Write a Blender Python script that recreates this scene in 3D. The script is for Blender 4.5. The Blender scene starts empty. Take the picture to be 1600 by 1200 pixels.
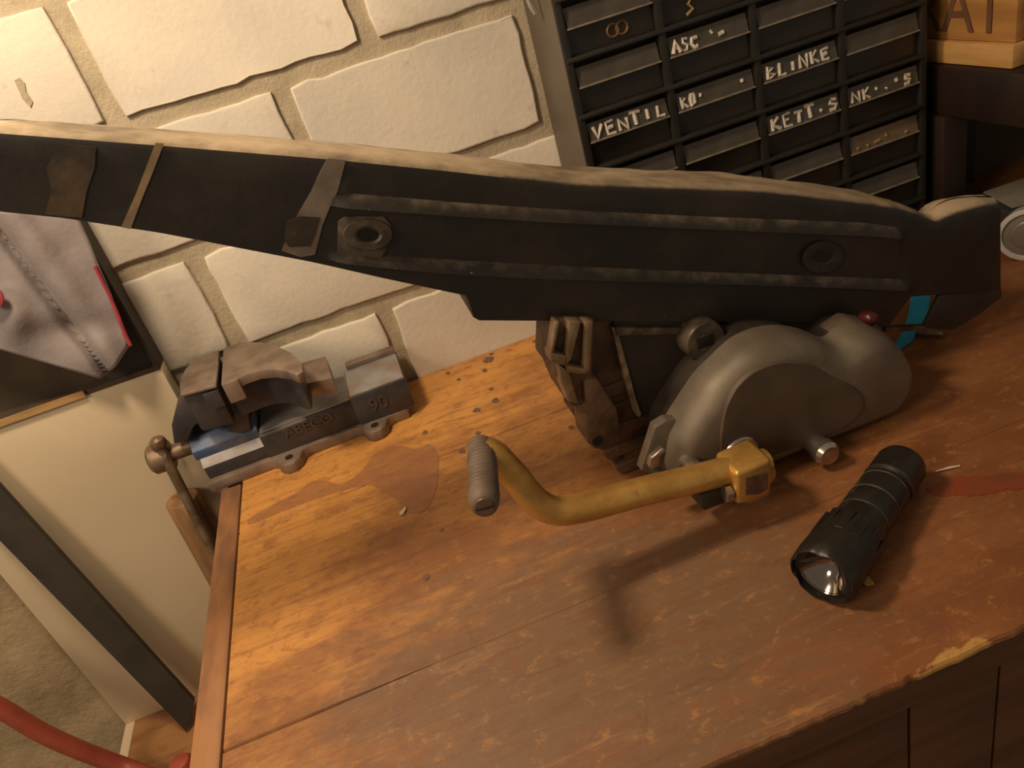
import bpy, bmesh, math, random
import numpy as np
from mathutils import Vector, Matrix
random.seed(7)
rng = np.random.default_rng(5)
S = bpy.context.scene
COL = S.collection

# ------------------------------------------------------------------ camera
# world: X along the wall to the right, Y towards the wall, Z up, bench top at z = 0
F = 1200.0
def _n(v):
    v = np.array(v, float); return v/np.linalg.norm(v)
_d = _n([630, 2050, F]); _z = _n([-366, -590, F]); _z = _n(_z - _d*(_z@_d)); _x = np.cross(_d, _z)
RW = np.array([_x, _z, -_d])
CAM = np.array([0.0, 0.0, 0.40])
def _ray(px, py): return RW@np.array([px-800.0, py-600.0, F])
def B(px, py, z=0.0):
    r = _ray(px, py); t = (z-CAM[2])/r[2]; return Vector(CAM+t*r)
def W(px, py, y):
    r = _ray(px, py); t = (y-CAM[1])/r[1]; return Vector(CAM+t*r)
def XP(px, py, x):
    r = _ray(px, py); t = (x-CAM[0])/r[0]; return Vector(CAM+t*r)
cd = bpy.data.cameras.new('camera'); cam = bpy.data.objects.new('camera', cd); COL.objects.link(cam)
cd.sensor_width = 36; cd.lens = F/1600*36; cd.clip_start = 0.01
m = Matrix(((RW[0][0], -RW[0][1], -RW[0][2], CAM[0]), (RW[1][0], -RW[1][1], -RW[1][2], CAM[1]),
            (RW[2][0], -RW[2][1], -RW[2][2], CAM[2]), (0, 0, 0, 1)))
cam.matrix_world = m
S.camera = cam

# ------------------------------------------------------------------ light
wd = bpy.data.worlds.new('world'); S.world = wd; wd.use_nodes = True
wd.node_tree.nodes['Background'].inputs[0].default_value = (1.0, 0.80, 0.60, 1)
wd.node_tree.nodes['Background'].inputs[1].default_value = 0.20
ld = bpy.data.lights.new('lamp', 'POINT'); lo = bpy.data.objects.new('work_lamp', ld); COL.objects.link(lo)
lo.location = (-0.255, 0.475, 0.76); ld.energy = 15.5; ld.color = (1.0, 0.77, 0.53); ld.shadow_soft_size = 0.06
cl = bpy.data.lights.new('fill_light', 'AREA'); co_ = bpy.data.objects.new('fill_light', cl); COL.objects.link(co_)  # unseen fill light, added to brighten the left panel and front faces
cl.shape = 'DISK'; cl.size = 0.5; cl.energy = 9.5; cl.color = (1.0, 0.78, 0.55); co_.location = (-1.2, -0.30, 1.05)
co_.rotation_euler = (Vector((-0.3, 0.7, -0.2))-Vector((-1.2, -0.30, 1.05))).to_track_quat('-Z', 'Y').to_euler()
S.view_settings.view_transform = 'Standard'; S.view_settings.look = 'None'
S.view_settings.exposure = 0.0; S.view_settings.gamma = 1.0; S.view_settings.use_curve_mapping = False

# ------------------------------------------------------------------ materials
def c4(c): return (c[0], c[1], c[2], 1)
class NT:
    def __init__(s, name):
        s.m = bpy.data.materials.new(name); s.m.use_nodes = True; s.t = s.m.node_tree
        s.b = s.t.nodes['Principled BSDF']; s.tc = s.t.nodes.new('ShaderNodeTexCoord')
    def new(s, k): return s.t.nodes.new(k)
    def link(s, a, b): s.t.links.new(a, b)
    def noise(s, scale, detail=4, rough=.55, vscale=(1, 1, 1), loc=(0, 0, 0), dist=0):
        mp = s.new('ShaderNodeMapping'); mp.inputs['Scale'].default_value = vscale; mp.inputs['Location'].default_value = loc
        s.link(s.tc.outputs['Object'], mp.inputs[0])
        n = s.new('ShaderNodeTexNoise'); n.inputs['Scale'].default_value = scale; n.inputs['Detail'].default_value = detail
        n.inputs['Roughness'].default_value = rough; n.inputs['Distortion'].default_value = dist
        s.link(mp.outputs[0], n.inputs['Vector']); return n.outputs['Fac']
    def ramp(s, fac, a, b, smooth=True):
        r = s.new('ShaderNodeMapRange'); r.interpolation_type = 'SMOOTHSTEP' if smooth else 'LINEAR'
        r.inputs['From Min'].default_value = a; r.inputs['From Max'].default_value = b
        if hasattr(fac, 'links'): s.link(fac, r.inputs['Value'])
        return r.outputs['Result']
    def mix(s, fac, a, b):
        x = s.new('ShaderNodeMix'); x.data_type = 'RGBA'
        for v, i in ((fac, 0), (a, 6), (b, 7)):
            if hasattr(v, 'links'): s.link(v, x.inputs[i])
            else: x.inputs[i].default_value = v if i == 0 else c4(v)
        return x.outputs[2]
    def math(s, op, a, b=0.0):
        x = s.new('ShaderNodeMath'); x.operation = op
        for v, i in ((a, 0), (b, 1)):
            if hasattr(v, 'links'): s.link(v, x.inputs[i])
            else: x.inputs[i].default_value = v
        return x.outputs[0]
    def bump(s, h, strength=.3, dist=.002):
        x = s.new('ShaderNodeBump'); x.inputs['Strength'].default_value = strength; x.inputs['Distance'].default_value = dist
        s.link(h, x.inputs['Height']); s.link(x.outputs[0], s.b.inputs['Normal'])
    def color(s, c):
        if hasattr(c, 'links'): s.link(c, s.b.inputs['Base Color'])
        else: s.b.inputs['Base Color'].default_value = c4(c)
    def sep(s):
        x = s.new('ShaderNodeSeparateXYZ'); s.link(s.tc.outputs['Object'], x.inputs[0]); return x.outputs
    def set(s, rough=None, metal=None, **kw):
        if rough is not None: s.b.inputs['Roughness'].default_value = rough
        if metal is not None: s.b.inputs['Metallic'].default_value = metal
        for k, v in kw.items(): s.b.inputs[k.replace('_', ' ')].default_value = v
        return s.m

def simple(name, a, b, rough=.5, metal=0.0, scale=40, lo_=.35, hi=.65, bump=.15, bd=.001, vs=(1, 1, 1), **kw):
    t = NT(name); n = t.noise(scale, vscale=vs)
    t.color(t.mix(t.ramp(n, lo_, hi), a, b))
    if bump: t.bump(t.noise(scale*3, vscale=vs), bump, bd)
    return t.set(rough, metal, **kw)

M = {}
# brick: off-white sand-lime, faint stains and pits
t = NT('white_brick'); n1 = t.noise(9, 5); n2 = t.noise(38, 5, .6); n3 = t.noise(160, 3)
c = t.mix(t.ramp(n1, .35, .7), (.74, .67, .55), (.64, .59, .50))
c = t.mix(t.math('MULTIPLY', t.ramp(n2, .62, .74), .45), c, (.40, .36, .30))
t.color(c); h = t.math('ADD', t.math('MULTIPLY', n2, .7), t.math('MULTIPLY', n3, .5)); t.bump(h, .45, .0018)
M['brick'] = t.set(.9)
t = NT('mortar'); n1 = t.noise(30, 6, .65); n2 = t.noise(220, 4, .7)
t.color(t.mix(t.ramp(n1, .3, .7), (.50, .42, .29), (.39, .325, .225))); t.bump(t.math('ADD', n1, n2), .55, .0025); M['mortar'] = t.set(.95)
t = NT('rough_plaster'); n1 = t.noise(14, 7, .65); n2 = t.noise(120, 5, .7)
t.color(t.mix(t.ramp(n1, .3, .7), (.48, .36, .21), (.34, .255, .15))); t.bump(t.math('ADD', n1, t.math('MULTIPLY', n2, .10)), .7, .012); M['plaster'] = t.set(.95)
M['concrete'] = simple('floor_concrete', (.30, .26, .20), (.20, .17, .13), .95, scale=20, bump=.4, bd=.004)

def bench_wood(name, tone=1.0, stain=False):
    t = NT(name); xyz = t.sep()
    big = t.noise(6.5, 5, .6, (1, 1.7, 1), (.3, .1, 0), .4)
    mid = t.noise(22, 6, .65, (.55, 1.6, 1), (1.1, .4, 0), .3)
    grain = t.noise(30, 5, .6, (.12, 5, 5))
    fine = t.noise(230, 3, .6, (.3, 1, 1))
    # yellower towards the wall and the left end, darker red-brown towards the right front
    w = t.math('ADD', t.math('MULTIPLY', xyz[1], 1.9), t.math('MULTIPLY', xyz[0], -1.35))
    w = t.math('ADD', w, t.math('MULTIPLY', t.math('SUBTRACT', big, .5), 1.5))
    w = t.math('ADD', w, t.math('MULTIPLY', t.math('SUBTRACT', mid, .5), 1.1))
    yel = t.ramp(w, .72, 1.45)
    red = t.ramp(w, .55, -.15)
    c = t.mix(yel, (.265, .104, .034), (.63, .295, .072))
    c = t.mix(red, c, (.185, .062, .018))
    # grey-brown patch in the middle of the bench
    dx = t.math('DIVIDE', t.math('SUBTRACT', xyz[0], .035), .19); dy = t.math('DIVIDE', t.math('SUBTRACT', xyz[1], .345), .125)
    rr = t.math('ADD', t.math('MULTIPLY', dx, dx), t.math('MULTIPLY', dy, dy))
    rr = t.math('ADD', rr, t.math('MULTIPLY', t.math('SUBTRACT', mid, .5), 2.6))
    c = t.mix(t.math('MULTIPLY', t.ramp(rr, 1.35, .25), .78), c, (.175, .108, .062))
    c = t.mix(t.math('MULTIPLY', t.ramp(grain, .50, .70), .30), c, (.17, .060, .018))
    c = t.mix(t.math('MULTIPLY', t.ramp(mid, .58, .70), .45), c, (.20, .075, .032))
    c = t.mix(t.math('MULTIPLY', t.ramp(fine, .66, .74), .35), c, (.50, .30, .12))
    c = t.mix(t.math('MULTIPLY', t.ramp(t.noise(48, 6, .7, (.5, 1.3, 1), (3, 1, 0), .5), .52, .68), .55), c, (.17, .062, .028))
    c = t.mix(t.math('MULTIPLY', t.ramp(t.noise(60, 5, .65, (.22, 1.5, 1), (7, 2, 0), .4), .58, .74), .35), c, (.54, .27, .09))
    # raw splintered wood along the chipped front edge
    ed = t.math('ADD', xyz[1], t.math('MULTIPLY', t.math('SUBTRACT', t.noise(40, 6, .7, (.5, 1, 1), (5, 0, 0)), .5), -.05))
    c = t.mix(t.math('MULTIPLY', t.ramp(ed, .2420, .2380), .8), c, (.56, .31, .08))
    bl = t.noise(75, 8, .78, (.9, 1.1, 1), (4, 9, 0), .3); bl2 = t.noise(33, 8, .75, (.9, 1.2, 1), (1, 6, 0), .5)
    c = t.mix(t.math('MULTIPLY', t.ramp(bl, .50, .66), .55), c, (.21, .075, .028))
    c = t.mix(t.math('MULTIPLY', t.ramp(bl2, .56, .70), .5), c, (.15, .058, .034))
    c = t.mix(t.math('MULTIPLY', t.ramp(bl, .46, .34), .40), c, (.55, .255, .065))
    g2 = t.noise(95, 4, .6, (.06, 5, 5), (2, 0, 0)); g3 = t.noise(900, 2, .5, (.8, 1, 1))
    c = t.mix(t.math('MULTIPLY', t.ramp(g2, .52, .72), .30), c, (.14, .052, .02))
    c = t.mix(t.math('MULTIPLY', t.ramp(g3, .70, .76), .5), c, (.62, .42, .20))
    if stain: c = t.mix(.62, c, (.25, .105, .050))
    t.color(c)
    h = t.math('ADD', t.math('MULTIPLY', grain, .8), t.math('MULTIPLY', fine, .35)); t.bump(h, .35, .0012)
    t.link(t.ramp(mid, .2, .8), t.b.inputs['Roughness'])
    r = t.new('ShaderNodeMapRange'); r.inputs['To Min'].default_value = .42; r.inputs['To Max'].default_value = .66
    t.link(mid, r.inputs['Value']); t.link(r.outputs[0], t.b.inputs['Roughness'])
    return t.set()
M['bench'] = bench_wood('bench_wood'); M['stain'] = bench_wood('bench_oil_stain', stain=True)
M['batten'] = simple('batten_wood', (.38, .175, .07), (.21, .10, .055), .55, scale=22, vs=(2, .5, 1), bump=.25)
M['apron'] = simple('dark_apron_wood', (.115, .042, .014), (.075, .026, .009), .55, scale=18, vs=(.3, 1, 3), bump=.2)
M['spot'] = simple('burn_mark', (.13, .075, .045), (.18, .10, .055), .7, scale=200)
M['redpaint'] = simple('red_paint_smear', (.24, .045, .015), (.17, .05, .018), .5, scale=60)

# frame: black paint, dust lies on faces that look upwards
t = NT('black_frame_paint'); n1 = t.noise(14, 6, .65); n2 = t.noise(70, 5, .65, (1, 1, 1)); n3 = t.noise(300, 2)
g = t.new('ShaderNodeNewGeometry'); sx = t.new('ShaderNodeSeparateXYZ'); t.link(g.outputs['Normal'], sx.inputs[0])
c = t.mix(t.ramp(n1, .4, .75), (.015, .012, .0085), (.036, .026, .016))
up = t.ramp(t.math('ADD', sx.outputs[2], t.math('MULTIPLY', t.math('SUBTRACT', n2, .5), .40)), .50, 1.02)
c = t.mix(t.math('MULTIPLY', up, t.ramp(t.noise(20, 5, .6, (.6, 1, 1)), .2, .62)), c, (.46, .35, .225))
c = t.mix(t.ramp(n3, .75, .79), c, (.22, .18, .13))
t.color(c); t.bump(n2, .22, .0012); M['frame'] = t.set(.46)
M['frame2'] = simple('black_plate_paint', (.018, .015, .011), (.034, .026, .017), .5, scale=30)
M['tanstripe'] = simple('tan_stripe', (.34, .235, .125), (.25, .17, .09), .6, scale=60)
M['greyband'] = simple('scuffed_grey_band', (.30, .235, .18), (.17, .13, .095), .42, scale=30, metal=.2)
M['rustpatch'] = simple('rusty_scuff', (.10, .060, .026), (.03, .022, .013), .6, scale=40)
M['rawedge'] = simple('bare_worn_steel', (.36, .27, .17), (.16, .105, .06), .5, scale=90, metal=.3)
M['pad'] = simple('worn_pad_steel', (.15, .115, .075), (.055, .042, .028), .45, scale=60, metal=.3)
M['hole'] = simple('hole_shade', (.008, .006, .004), (.012, .009, .006), .9, bump=0)  # near-black stands in for the shade inside holes and slots

M['alu'] = simple('dull_cast_aluminium', (.195, .156, .113), (.14, .11, .078), .52, metal=.25, scale=22, bump=.12)
M['alu2'] = simple('shaded_aluminium_face', (.135, .096, .063), (.09, .064, .042), .6, metal=.2, scale=26, bump=.15)  # cover aluminium darkened, shade of the flat face put into the colour
M['cyl'] = simple('oily_cast_cylinder', (.155, .085, .045), (.075, .042, .024), .6, metal=.2, scale=45, bump=.4, bd=.002)
M['cyl2'] = simple('light_cast_fin', (.30, .205, .12), (.19, .12, .065), .5, metal=.4, scale=50, bump=.3)
M['case'] = simple('dark_crankcase', (.055, .040, .028), (.03, .022, .016), .6, metal=.3, scale=40, bump=.3)
t = NT('gold_lever'); n1 = t.noise(55, 5, .65); n2 = t.noise(25, 4, .6, loc=(.4, .2, .1))
c = t.mix(t.ramp(n1, .35, .7), (.66, .38, .10), (.50, .27, .07)); c = t.mix(t.math('MULTIPLY', t.ramp(n2, .66, .72), .6), c, (.26, .14, .055))
t.color(c); t.bump(n1, .2, .001); M['gold'] = t.set(.38, .6)
M['rubber'] = simple('grey_brown_rubber', (.155, .108, .074), (.105, .074, .05), .6, scale=60, bump=.1)
M['rubber_end'] = simple('worn_rubber_end', (.15, .075, .045), (.085, .045, .028), .45, scale=90)
M['chrome'] = simple('worn_chrome', (.62, .56, .50), (.40, .34, .28), .25, metal=.9, scale=60, bump=.05)
M['bolt'] = simple('dull_bolt', (.36, .29, .22), (.2, .15, .11), .4, metal=.7, scale=80)
M['redplug'] = simple('dark_red_plug', (.06, .008, .006), (.035, .006, .005), .3, bump=0)

M['viseblue'] = simple('worn_blue_paint', (.07, .115, .21), (.20, .21, .25), .42, metal=.25, scale=28, lo_=.45, hi=.72)
M['visedark'] = simple('dark_vise_paint', (.042, .040, .044), (.07, .058, .053), .5, metal=.2, scale=45)
M['visesteel'] = simple('worn_vise_steel', (.31, .235, .18), (.20, .145, .11), .5, metal=.45, scale=35)
M['viselight'] = simple('lit_vise_top', (.40, .40, .43), (.32, .26, .22), .4, metal=.4, scale=32)  # lamp light on the upward faces put into a paler colour
M['visescrew'] = simple('screw_steel', (.30, .215, .14), (.17, .11, .065), .42, metal=.6, scale=60)
M['letter'] = simple('cast_letters', (.12, .095, .082), (.08, .063, .054), .4, metal=.3, scale=90)

M['drawerframe'] = simple('black_cabinet_plastic', (.016, .0145, .011), (.024, .021, .016), .5, scale=30, bump=.05)
M['cabside'] = simple('grey_cabinet_side', (.115, .092, .066), (.095, .075, .055), .5, scale=12, bump=.03)
M['drawer'] = simple('smoky_drawer_front', (.012, .0105, .008), (.022, .016, .010), .28, scale=25, bump=.05)
M['label'] = simple('clear_label_band', (.085, .074, .056), (.06, .05, .037), .32, scale=30, bump=.03)
M['labelbrown'] = simple('brown_label_band', (.165, .115, .062), (.11, .078, .042), .4, scale=40, bump=.03)
M['labeledge'] = simple('clear_label_lip', (.30, .25, .175), (.2, .16, .11), .3, scale=60, bump=0)
M['ink'] = simple('white_marker_paint', (.70, .64, .54), (.52, .45, .36), .7, scale=300, bump=0)
M['inkbrown'] = simple('yellowed_marker_paint', (.36, .24, .10), (.28, .18, .08), .7, scale=300, bump=0)
M['copper'] = simple('brass_ring', (.24, .135, .05), (.16, .09, .035), .4, metal=.5, scale=60)
M['clear'] = simple('milky_plastic', (.58, .55, .49), (.48, .45, .40), .25, scale=40, bump=0, Transmission_Weight=.35)

M['crate'] = simple('crate_wood', (.50, .255, .075), (.38, .175, .05), .6, scale=20, vs=(1, .4, 3), bump=.2)
M['cratelight'] = simple('crate_slat_wood', (.62, .36, .13), (.50, .26, .08), .6, scale=24, vs=(1, .4, 3), bump=.2)
M['crateink'] = simple('crate_print', (.13, .060, .030), (.17, .08, .035), .7, scale=120, bump=0)
M['darkwood'] = simple('dark_stand_wood', (.022, .010, .005), (.014, .007, .004), .55, scale=20, vs=(1, 1, .3), bump=.15)
M['olive'] = simple('olive_board', (.085, .063, .032), (.06, .044, .022), .7, scale=14, bump=.1)
M['darkcase'] = simple('dark_grey_case', (.035, .033, .028), (.05, .046, .038), .5, scale=30, bump=.1)
M['greysheet'] = simple('grey_sheet', (.26, .225, .18), (.19, .165, .13), .6, scale=20, bump=.1)
M['jar'] = simple('clear_jar', (.85, .83, .80), (.78, .76, .72), .15, scale=20, bump=0, Transmission_Weight=.25)
M['jarin'] = simple('jar_base', (.32, .29, .25), (.24, .215, .185), .3, scale=30, bump=0, Transmission_Weight=.2)
M['blue'] = simple('blue_plastic', (.03, .42, .72), (.025, .36, .62), .4, scale=30, bump=0)
M['torch'] = simple('black_anodised', (.017, .0145, .011), (.026, .021, .015), .38, metal=.25, scale=60, bump=.08)
M['torchedge'] = simple('worn_torch_edge', (.13, .115, .095), (.07, .06, .05), .35, metal=.5, scale=120)
t = NT('torch_lens'); t.color((.34, .29, .26)); M['lens'] = t.set(.12, 1.0)
M['cream'] = simple('cream_paint', (.72, .585, .39), (.66, .535, .35), .55, scale=8, bump=.04)
M['brownshelf'] = simple('brown_shelf_wood', (.38, .185, .065), (.25, .115, .045), .6, scale=18, vs=(1, 3, 1), bump=.2)
M['blackbar'] = simple('black_flat_bar', (.040, .034, .024), (.055, .045, .031), .55, scale=20, bump=.08)
M['rustband'] = simple('brown_bar_end', (.13, .055, .03), (.08, .04, .024), .6, scale=40)
M['hose'] = simple('red_rubber_hose', (.42, .085, .050), (.34, .07, .042), .45, scale=30, bump=.05)
M['cloth'] = simple('grey_cloth', (.31, .27, .265), (.285, .245, .24), .9, scale=60, bump=.4, bd=.001)
M['pink'] = simple('pink_piping', (.48, .05, .08), (.36, .04, .06), .7, scale=100)
M['darkbox'] = simple('dark_box', (.052, .040, .032), (.036, .027, .021), .7, scale=20)
M['inbox'] = simple('brown_box_inside', (.085, .055, .030), (.055, .036, .02), .8, scale=20)
M['lightwood'] = simple('pale_wood_edge', (.50, .31, .12), (.36, .2, .075), .6, scale=40, vs=(.4, 1, 3), bump=.15)
M['stick'] = simple('old_tool_handle', (.34, .19, .075), (.23, .12, .05), .6, scale=30, vs=(3, 3, .5), bump=.2)
M['chip'] = simple('pale_chip', (.72, .62, .45), (.62, .5, .34), .7, scale=90, bump=0)
M['chipy'] = simple('yellow_chip', (.62, .34, .05), (.5, .27, .04), .7, scale=90, bump=0)

# ------------------------------------------------------------------ helpers
def mesh(name, bm, smooth=None):
    bmesh.ops.recalc_face_normals(bm, faces=bm.faces)
    me = bpy.data.meshes.new(name); bm.to_mesh(me); bm.free()
    if smooth is not None:
        me.polygons.foreach_set('use_smooth', [True]*len(me.polygons))
        me.set_sharp_from_angle(angle=math.radians(smooth))
    return me
def obj(name, bm, mt, parent=None, smooth=35):
    me = bm if isinstance(bm, bpy.types.Mesh) else mesh(name, bm, smooth)
    if mt is not None and not me.materials: me.materials.append(M[mt])
    o = bpy.data.objects.new(name, me); COL.objects.link(o)
    if parent: adopt(o, parent)
    return o
def wpos(o):
    v = Vector(o.location); p = o.parent
    return v if p is None else Vector(o.get('_w', v))
ORG = {}
def adopt(o, parent):
    o.parent = parent
    o.matrix_parent_inverse = Matrix.Translation(-ORG.get(parent.name, Vector((0, 0, 0))))
def thing(name, label, cat, loc=(0, 0, 0), group=None):
    o = bpy.data.objects.new(name, None); COL.objects.link(o); o.empty_display_size = .02
    o.location = loc; ORG[o.name] = Vector(loc); tag(o, label, cat, group); return o
def tag(o, label, cat, group=None):
    o['label'] = label; o['category'] = cat
    if group: o['group'] = group
    return o
def struct(o, label=None):
    o['kind'] = 'structure'
    if label: o['label'] = label
    return o
def bmn(): return bmesh.new()
def box(bm, x0, x1, y0, y1, z0, z1):
    v = [bm.verts.new((x, y, z)) for x in (x0, x1) for y in (y0, y1) for z in (z0, z1)]
    for f in ((0, 1, 3, 2), (4, 6, 7, 5), (0, 4, 5, 1), (2, 3, 7, 6), (0, 2, 6, 4), (1, 5, 7, 3)): bm.faces.new([v[i] for i in f])
    return bm
def prism(bm, pts, vec):
    vec = Vector(vec); a = [bm.verts.new(p) for p in pts]; b = [bm.verts.new(Vector(p)+vec) for p in pts]; n = len(a)
    bm.faces.new(a); bm.faces.new(b[::-1])
    for i in range(n): bm.faces.new([a[i], b[i], b[(i+1) % n], a[(i+1) % n]])
    return bm
def bevel(bm, off, seg=2, ang=30):
    bmesh.ops.recalc_face_normals(bm, faces=bm.faces)
    es = [e for e in bm.edges if len(e.link_faces) == 2 and e.calc_face_angle(0) > math.radians(ang)]
    if es: bmesh.ops.bevel(bm, geom=es, offset=off, segments=seg, affect='EDGES', profile=.5, clamp_overlap=True)
    return bm
def frame_of(d):
    d = Vector(d).normalized(); u = d.orthogonal().normalized()
    ref = Vector((0, 0, 1)) if abs(d.z) < .9 else Vector((0, 1, 0))
    u = (ref - d*ref.dot(d)).normalized(); return u, d.cross(u)
def rings(bm, rs, cap=True):
    R = [[bm.verts.new(p) for p in r] for r in rs]; n = len(R[0])
    for a, b in zip(R, R[1:]):
        for i in range(n): bm.faces.new([a[i], a[(i+1) % n], b[(i+1) % n], b[i]])
    if cap: bm.faces.new(R[0][::-1]); bm.faces.new(R[-1])
    return bm
def tube(bm, pts, rad, seg=12, cap=True, asp=(1, 1)):
    pts = [Vector(p) for p in pts]
    rad = rad if isinstance(rad, (list, tuple)) else [rad]*len(pts)
    rs = []; u = None
    for i, p in enumerate(pts):
        d = (pts[min(i+1, len(pts)-1)]-pts[max(i-1, 0)]).normalized()
        if u is None: u, v = frame_of(d)
        else: u = (u-d*u.dot(d)).normalized(); v = d.cross(u)
        rs.append([p + (u*math.cos(a)*asp[0] + v*math.sin(a)*asp[1])*rad[i] for a in (2*math.pi*k/seg for k in range(seg))])
    return rings(bm, rs, cap)
def lathe(bm, org, axis, prof, seg=24, cap=True, wob=None):
    org = Vector(org); ax = Vector(axis).normalized(); u, v = frame_of(ax); rs = []
    for (s, r) in prof:
        rs.append([org+ax*s+(u*math.cos(a)+v*math.sin(a))*(r*(wob(a, s) if wob else 1)) for a in (2*math.pi*k/seg for k in range(seg))])
    return rings(bm, rs, cap)
def smooth_path(pts, n=6):
    P = [Vector(p) for p in pts]; P = [P[0]*2-P[1]]+P+[P[-1]*2-P[-2]]; out = []
    for i in range(1, len(P)-2):
        for k in range(n):
            s = k/n; a, b, c_, d = P[i-1], P[i], P[i+1], P[i+2]
            out.append(.5*((2*b)+(c_-a)*s+(2*a-5*b+4*c_-d)*s*s+(3*b-a-3*c_+d)*s**3))
    return out+[P[-2]]
def px_prism(pts, y, depth):
    return prism(bmn(), [W(a, b, y) for a, b in pts], (0, depth, 0))
def text_mesh(name, s, size, depth, mtx, mt, parent, shear=0):
    cu = bpy.data.curves.new(name, 'FONT'); cu.body = s; cu.size = size; cu.extrude = depth; cu.shear = shear
    o = bpy.data.objects.new(name, cu); COL.objects.link(o)
    dg = bpy.context.evaluated_depsgraph_get(); me = bpy.data.meshes.new_from_object(o.evaluated_get(dg))
    bpy.data.objects.remove(o); bpy.data.curves.remove(cu); me.transform(mtx); me.materials.clear()
    return obj(name, me, mt, parent)

def resample(pts, n=80):
    P = np.array(pts+[pts[0]], float); s = np.r_[0, np.cumsum(np.hypot(*np.diff(P, axis=0).T))]
    q = np.linspace(0, s[-1], n, endpoint=False); return np.c_[np.interp(q, s, P[:, 0]), np.interp(q, s, P[:, 1])]
def smooth_loop(P, k=2):
    for _ in range(k): P = (np.roll(P, 1, 0)+2*P+np.roll(P, -1, 0))/4
    return P
def offset_loop(P, d):
    t_ = np.roll(P, -1, 0)-np.roll(P, 1, 0); nrm = np.c_[t_[:, 1], -t_[:, 0]]; nrm /= np.linalg.norm(nrm, axis=1)[:, None]
    ar = np.sum(P[:, 0]*np.roll(P[:, 1], -1)-P[:, 1]*np.roll(P[:, 0], -1))
    return P-nrm*d*(1 if ar > 0 else -1)

# ------------------------------------------------------------------ setting: wall, floor
YW = 0.800
wall = struct(obj('wall_back', box(bmn(), -1.6, 1.9, YW+.0042, YW+.15, -.85, 1.7), 'mortar'), 'white brick wall with wide beige mortar joints')
def brick_bm(x0, x1, z0, z1):
    pts = []
    def side(ax, ay, bx, by):
        L = math.hypot(bx-ax, by-ay); k = max(3, int(L/.014))
        for i in range(k):
            s = i/k; j = rng.normal(0, .0008) if i else 0
            nx, nz = (by-ay)/L, -(bx-ax)/L
            pts.append((ax+(bx-ax)*s+nx*j, ay+(by-ay)*s+nz*j))
    r = .0022
    side(x0+r, z0, x1-r, z0); side(x1, z0+r, x1, z1-r); side(x1-r, z1, x0+r, z1); side(x0, z1-r, x0, z0+r)
    bm = bmn(); cx, cz = (x0+x1)/2, (z0+z1)/2
    def ring(y, k): return [(p[0]-math.copysign(min(k, abs(p[0]-cx)), p[0]-cx), y, p[1]-math.copysign(min(k, abs(p[1]-cz)), p[1]-cz)) for p in pts]
    f = rng.normal(0, .0004)
    return rings(bm, [ring(YW+.012, 0), ring(YW+.0012, 0), ring(YW+.0003, .0007), ring(YW+f, .0022)])
# course joints (z of joint centres) and a head joint in each course, measured on the wall
courses = [(-.025, .100, -.009), (.100, .2195, -.167), (.2195, .343, -.024), (.343, .459, .069), (.459, .578, -.06), (.578, .70, .08), (.70, .82, -.05)]
for z0, z1, xj in courses:
    x = xj - .243*4
    while x < 1.15:
        xa, xb = x+.0085+rng.normal(0, .001), x+.243-.0085+rng.normal(0, .001)
        if xb > -.80: obj('brick', brick_bm(xa, xb, z0+.0085, z1-.0085), 'brick', wall, 60)
        x += .243
bm = bmn(); g = bmesh.ops.create_grid(bm, x_segments=70, y_segments=50, size=.5)
for v in bm.verts:
    X_, Z_ = -1.6+(v.co.x+.5)*1.9, -.85+(v.co.y+.5)*.81
    v.co = (X_, YW-.004+.004*math.sin(X_*31+Z_*17)+.003*math.sin(Z_*43-X_*12)+rng.normal(0, .0009), Z_)
struct(obj('trim_1', bm, 'plaster', None, 60), 'rough brown plaster on the lower wall')
p = W(34, 140, YW)
sm_ = obj('smudge', prism(bmn(), [(p.x+a*.8, YW-.0008, p.z+b_*.7) for a, b_ in [(-.002, .012), (.004, .013), (.006, .006), (.003, -.004), (.004, -.016), (-.001, -.022), (-.004, -.010), (-.003, .002)]], (0, .0008, 0)), 'mortar', wall); sm_['label'] = 'grey-brown smudge on a brick'
struct(obj('floor', box(bmn(), -1.6, 1.9, -1.2, YW+.01, -.90, -.85), 'concrete'), 'concrete floor')

# ------------------------------------------------------------------ workbench
wb = thing('workbench', 'worn wooden workbench with orange-brown stained plank top', 'workbench', (.45, .5, -.85))
XL, XR, YF, YB = -.2055, 1.45, .241, .7995
def plank(y0, y1, rough_front=False):
    nx = 330 if rough_front else 40; bm = bmn(); top = []; rs = []
    for i in range(nx+1):
        x = XL+(XR-XL)*i/nx
        f = (rng.normal(0, .0003) + (.0010 if rng.random() < .10 else 0) + .0006*math.sin(x*21)) if rough_front else 0
        gk = float(np.interp(x, [-.14, -.06], [1, .06])); e = .0012*gk
        rs.append(([(x, y0+.021, -.024), (x, y0+.021, -.0045)] if rough_front else [(x, y0, -.024), (x, y0, -.023)]) + [(x, y0+f, -.0044), (x, y0+f, -.0016-abs(f)*.5), (x, y0+f+(.0012 if rough_front else .0012*gk-.0004*(1-gk)), 0), (x, y1-e, 0), (x, y1+.0004*(1-gk), -.0015*gk), (x, y1, -.024)])
    return rings(bm, rs)
YJ1, YJ2 = .385, .626
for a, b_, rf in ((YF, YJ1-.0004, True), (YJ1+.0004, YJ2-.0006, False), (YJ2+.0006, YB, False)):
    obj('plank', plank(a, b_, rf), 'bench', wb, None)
bt = bmn(); box(bt, -.2285, -.2065, .20, .714, -.030, .0015); bevel(bt, .003, 2); obj('edge_batten', bt, 'batten', wb)
bt = bmn(); box(bt, XL, XR, YF+.0015, YF+.0205, -.030, -.0045); bevel(bt, .0012); obj('front_rail', bt, 'apron', wb)
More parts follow.
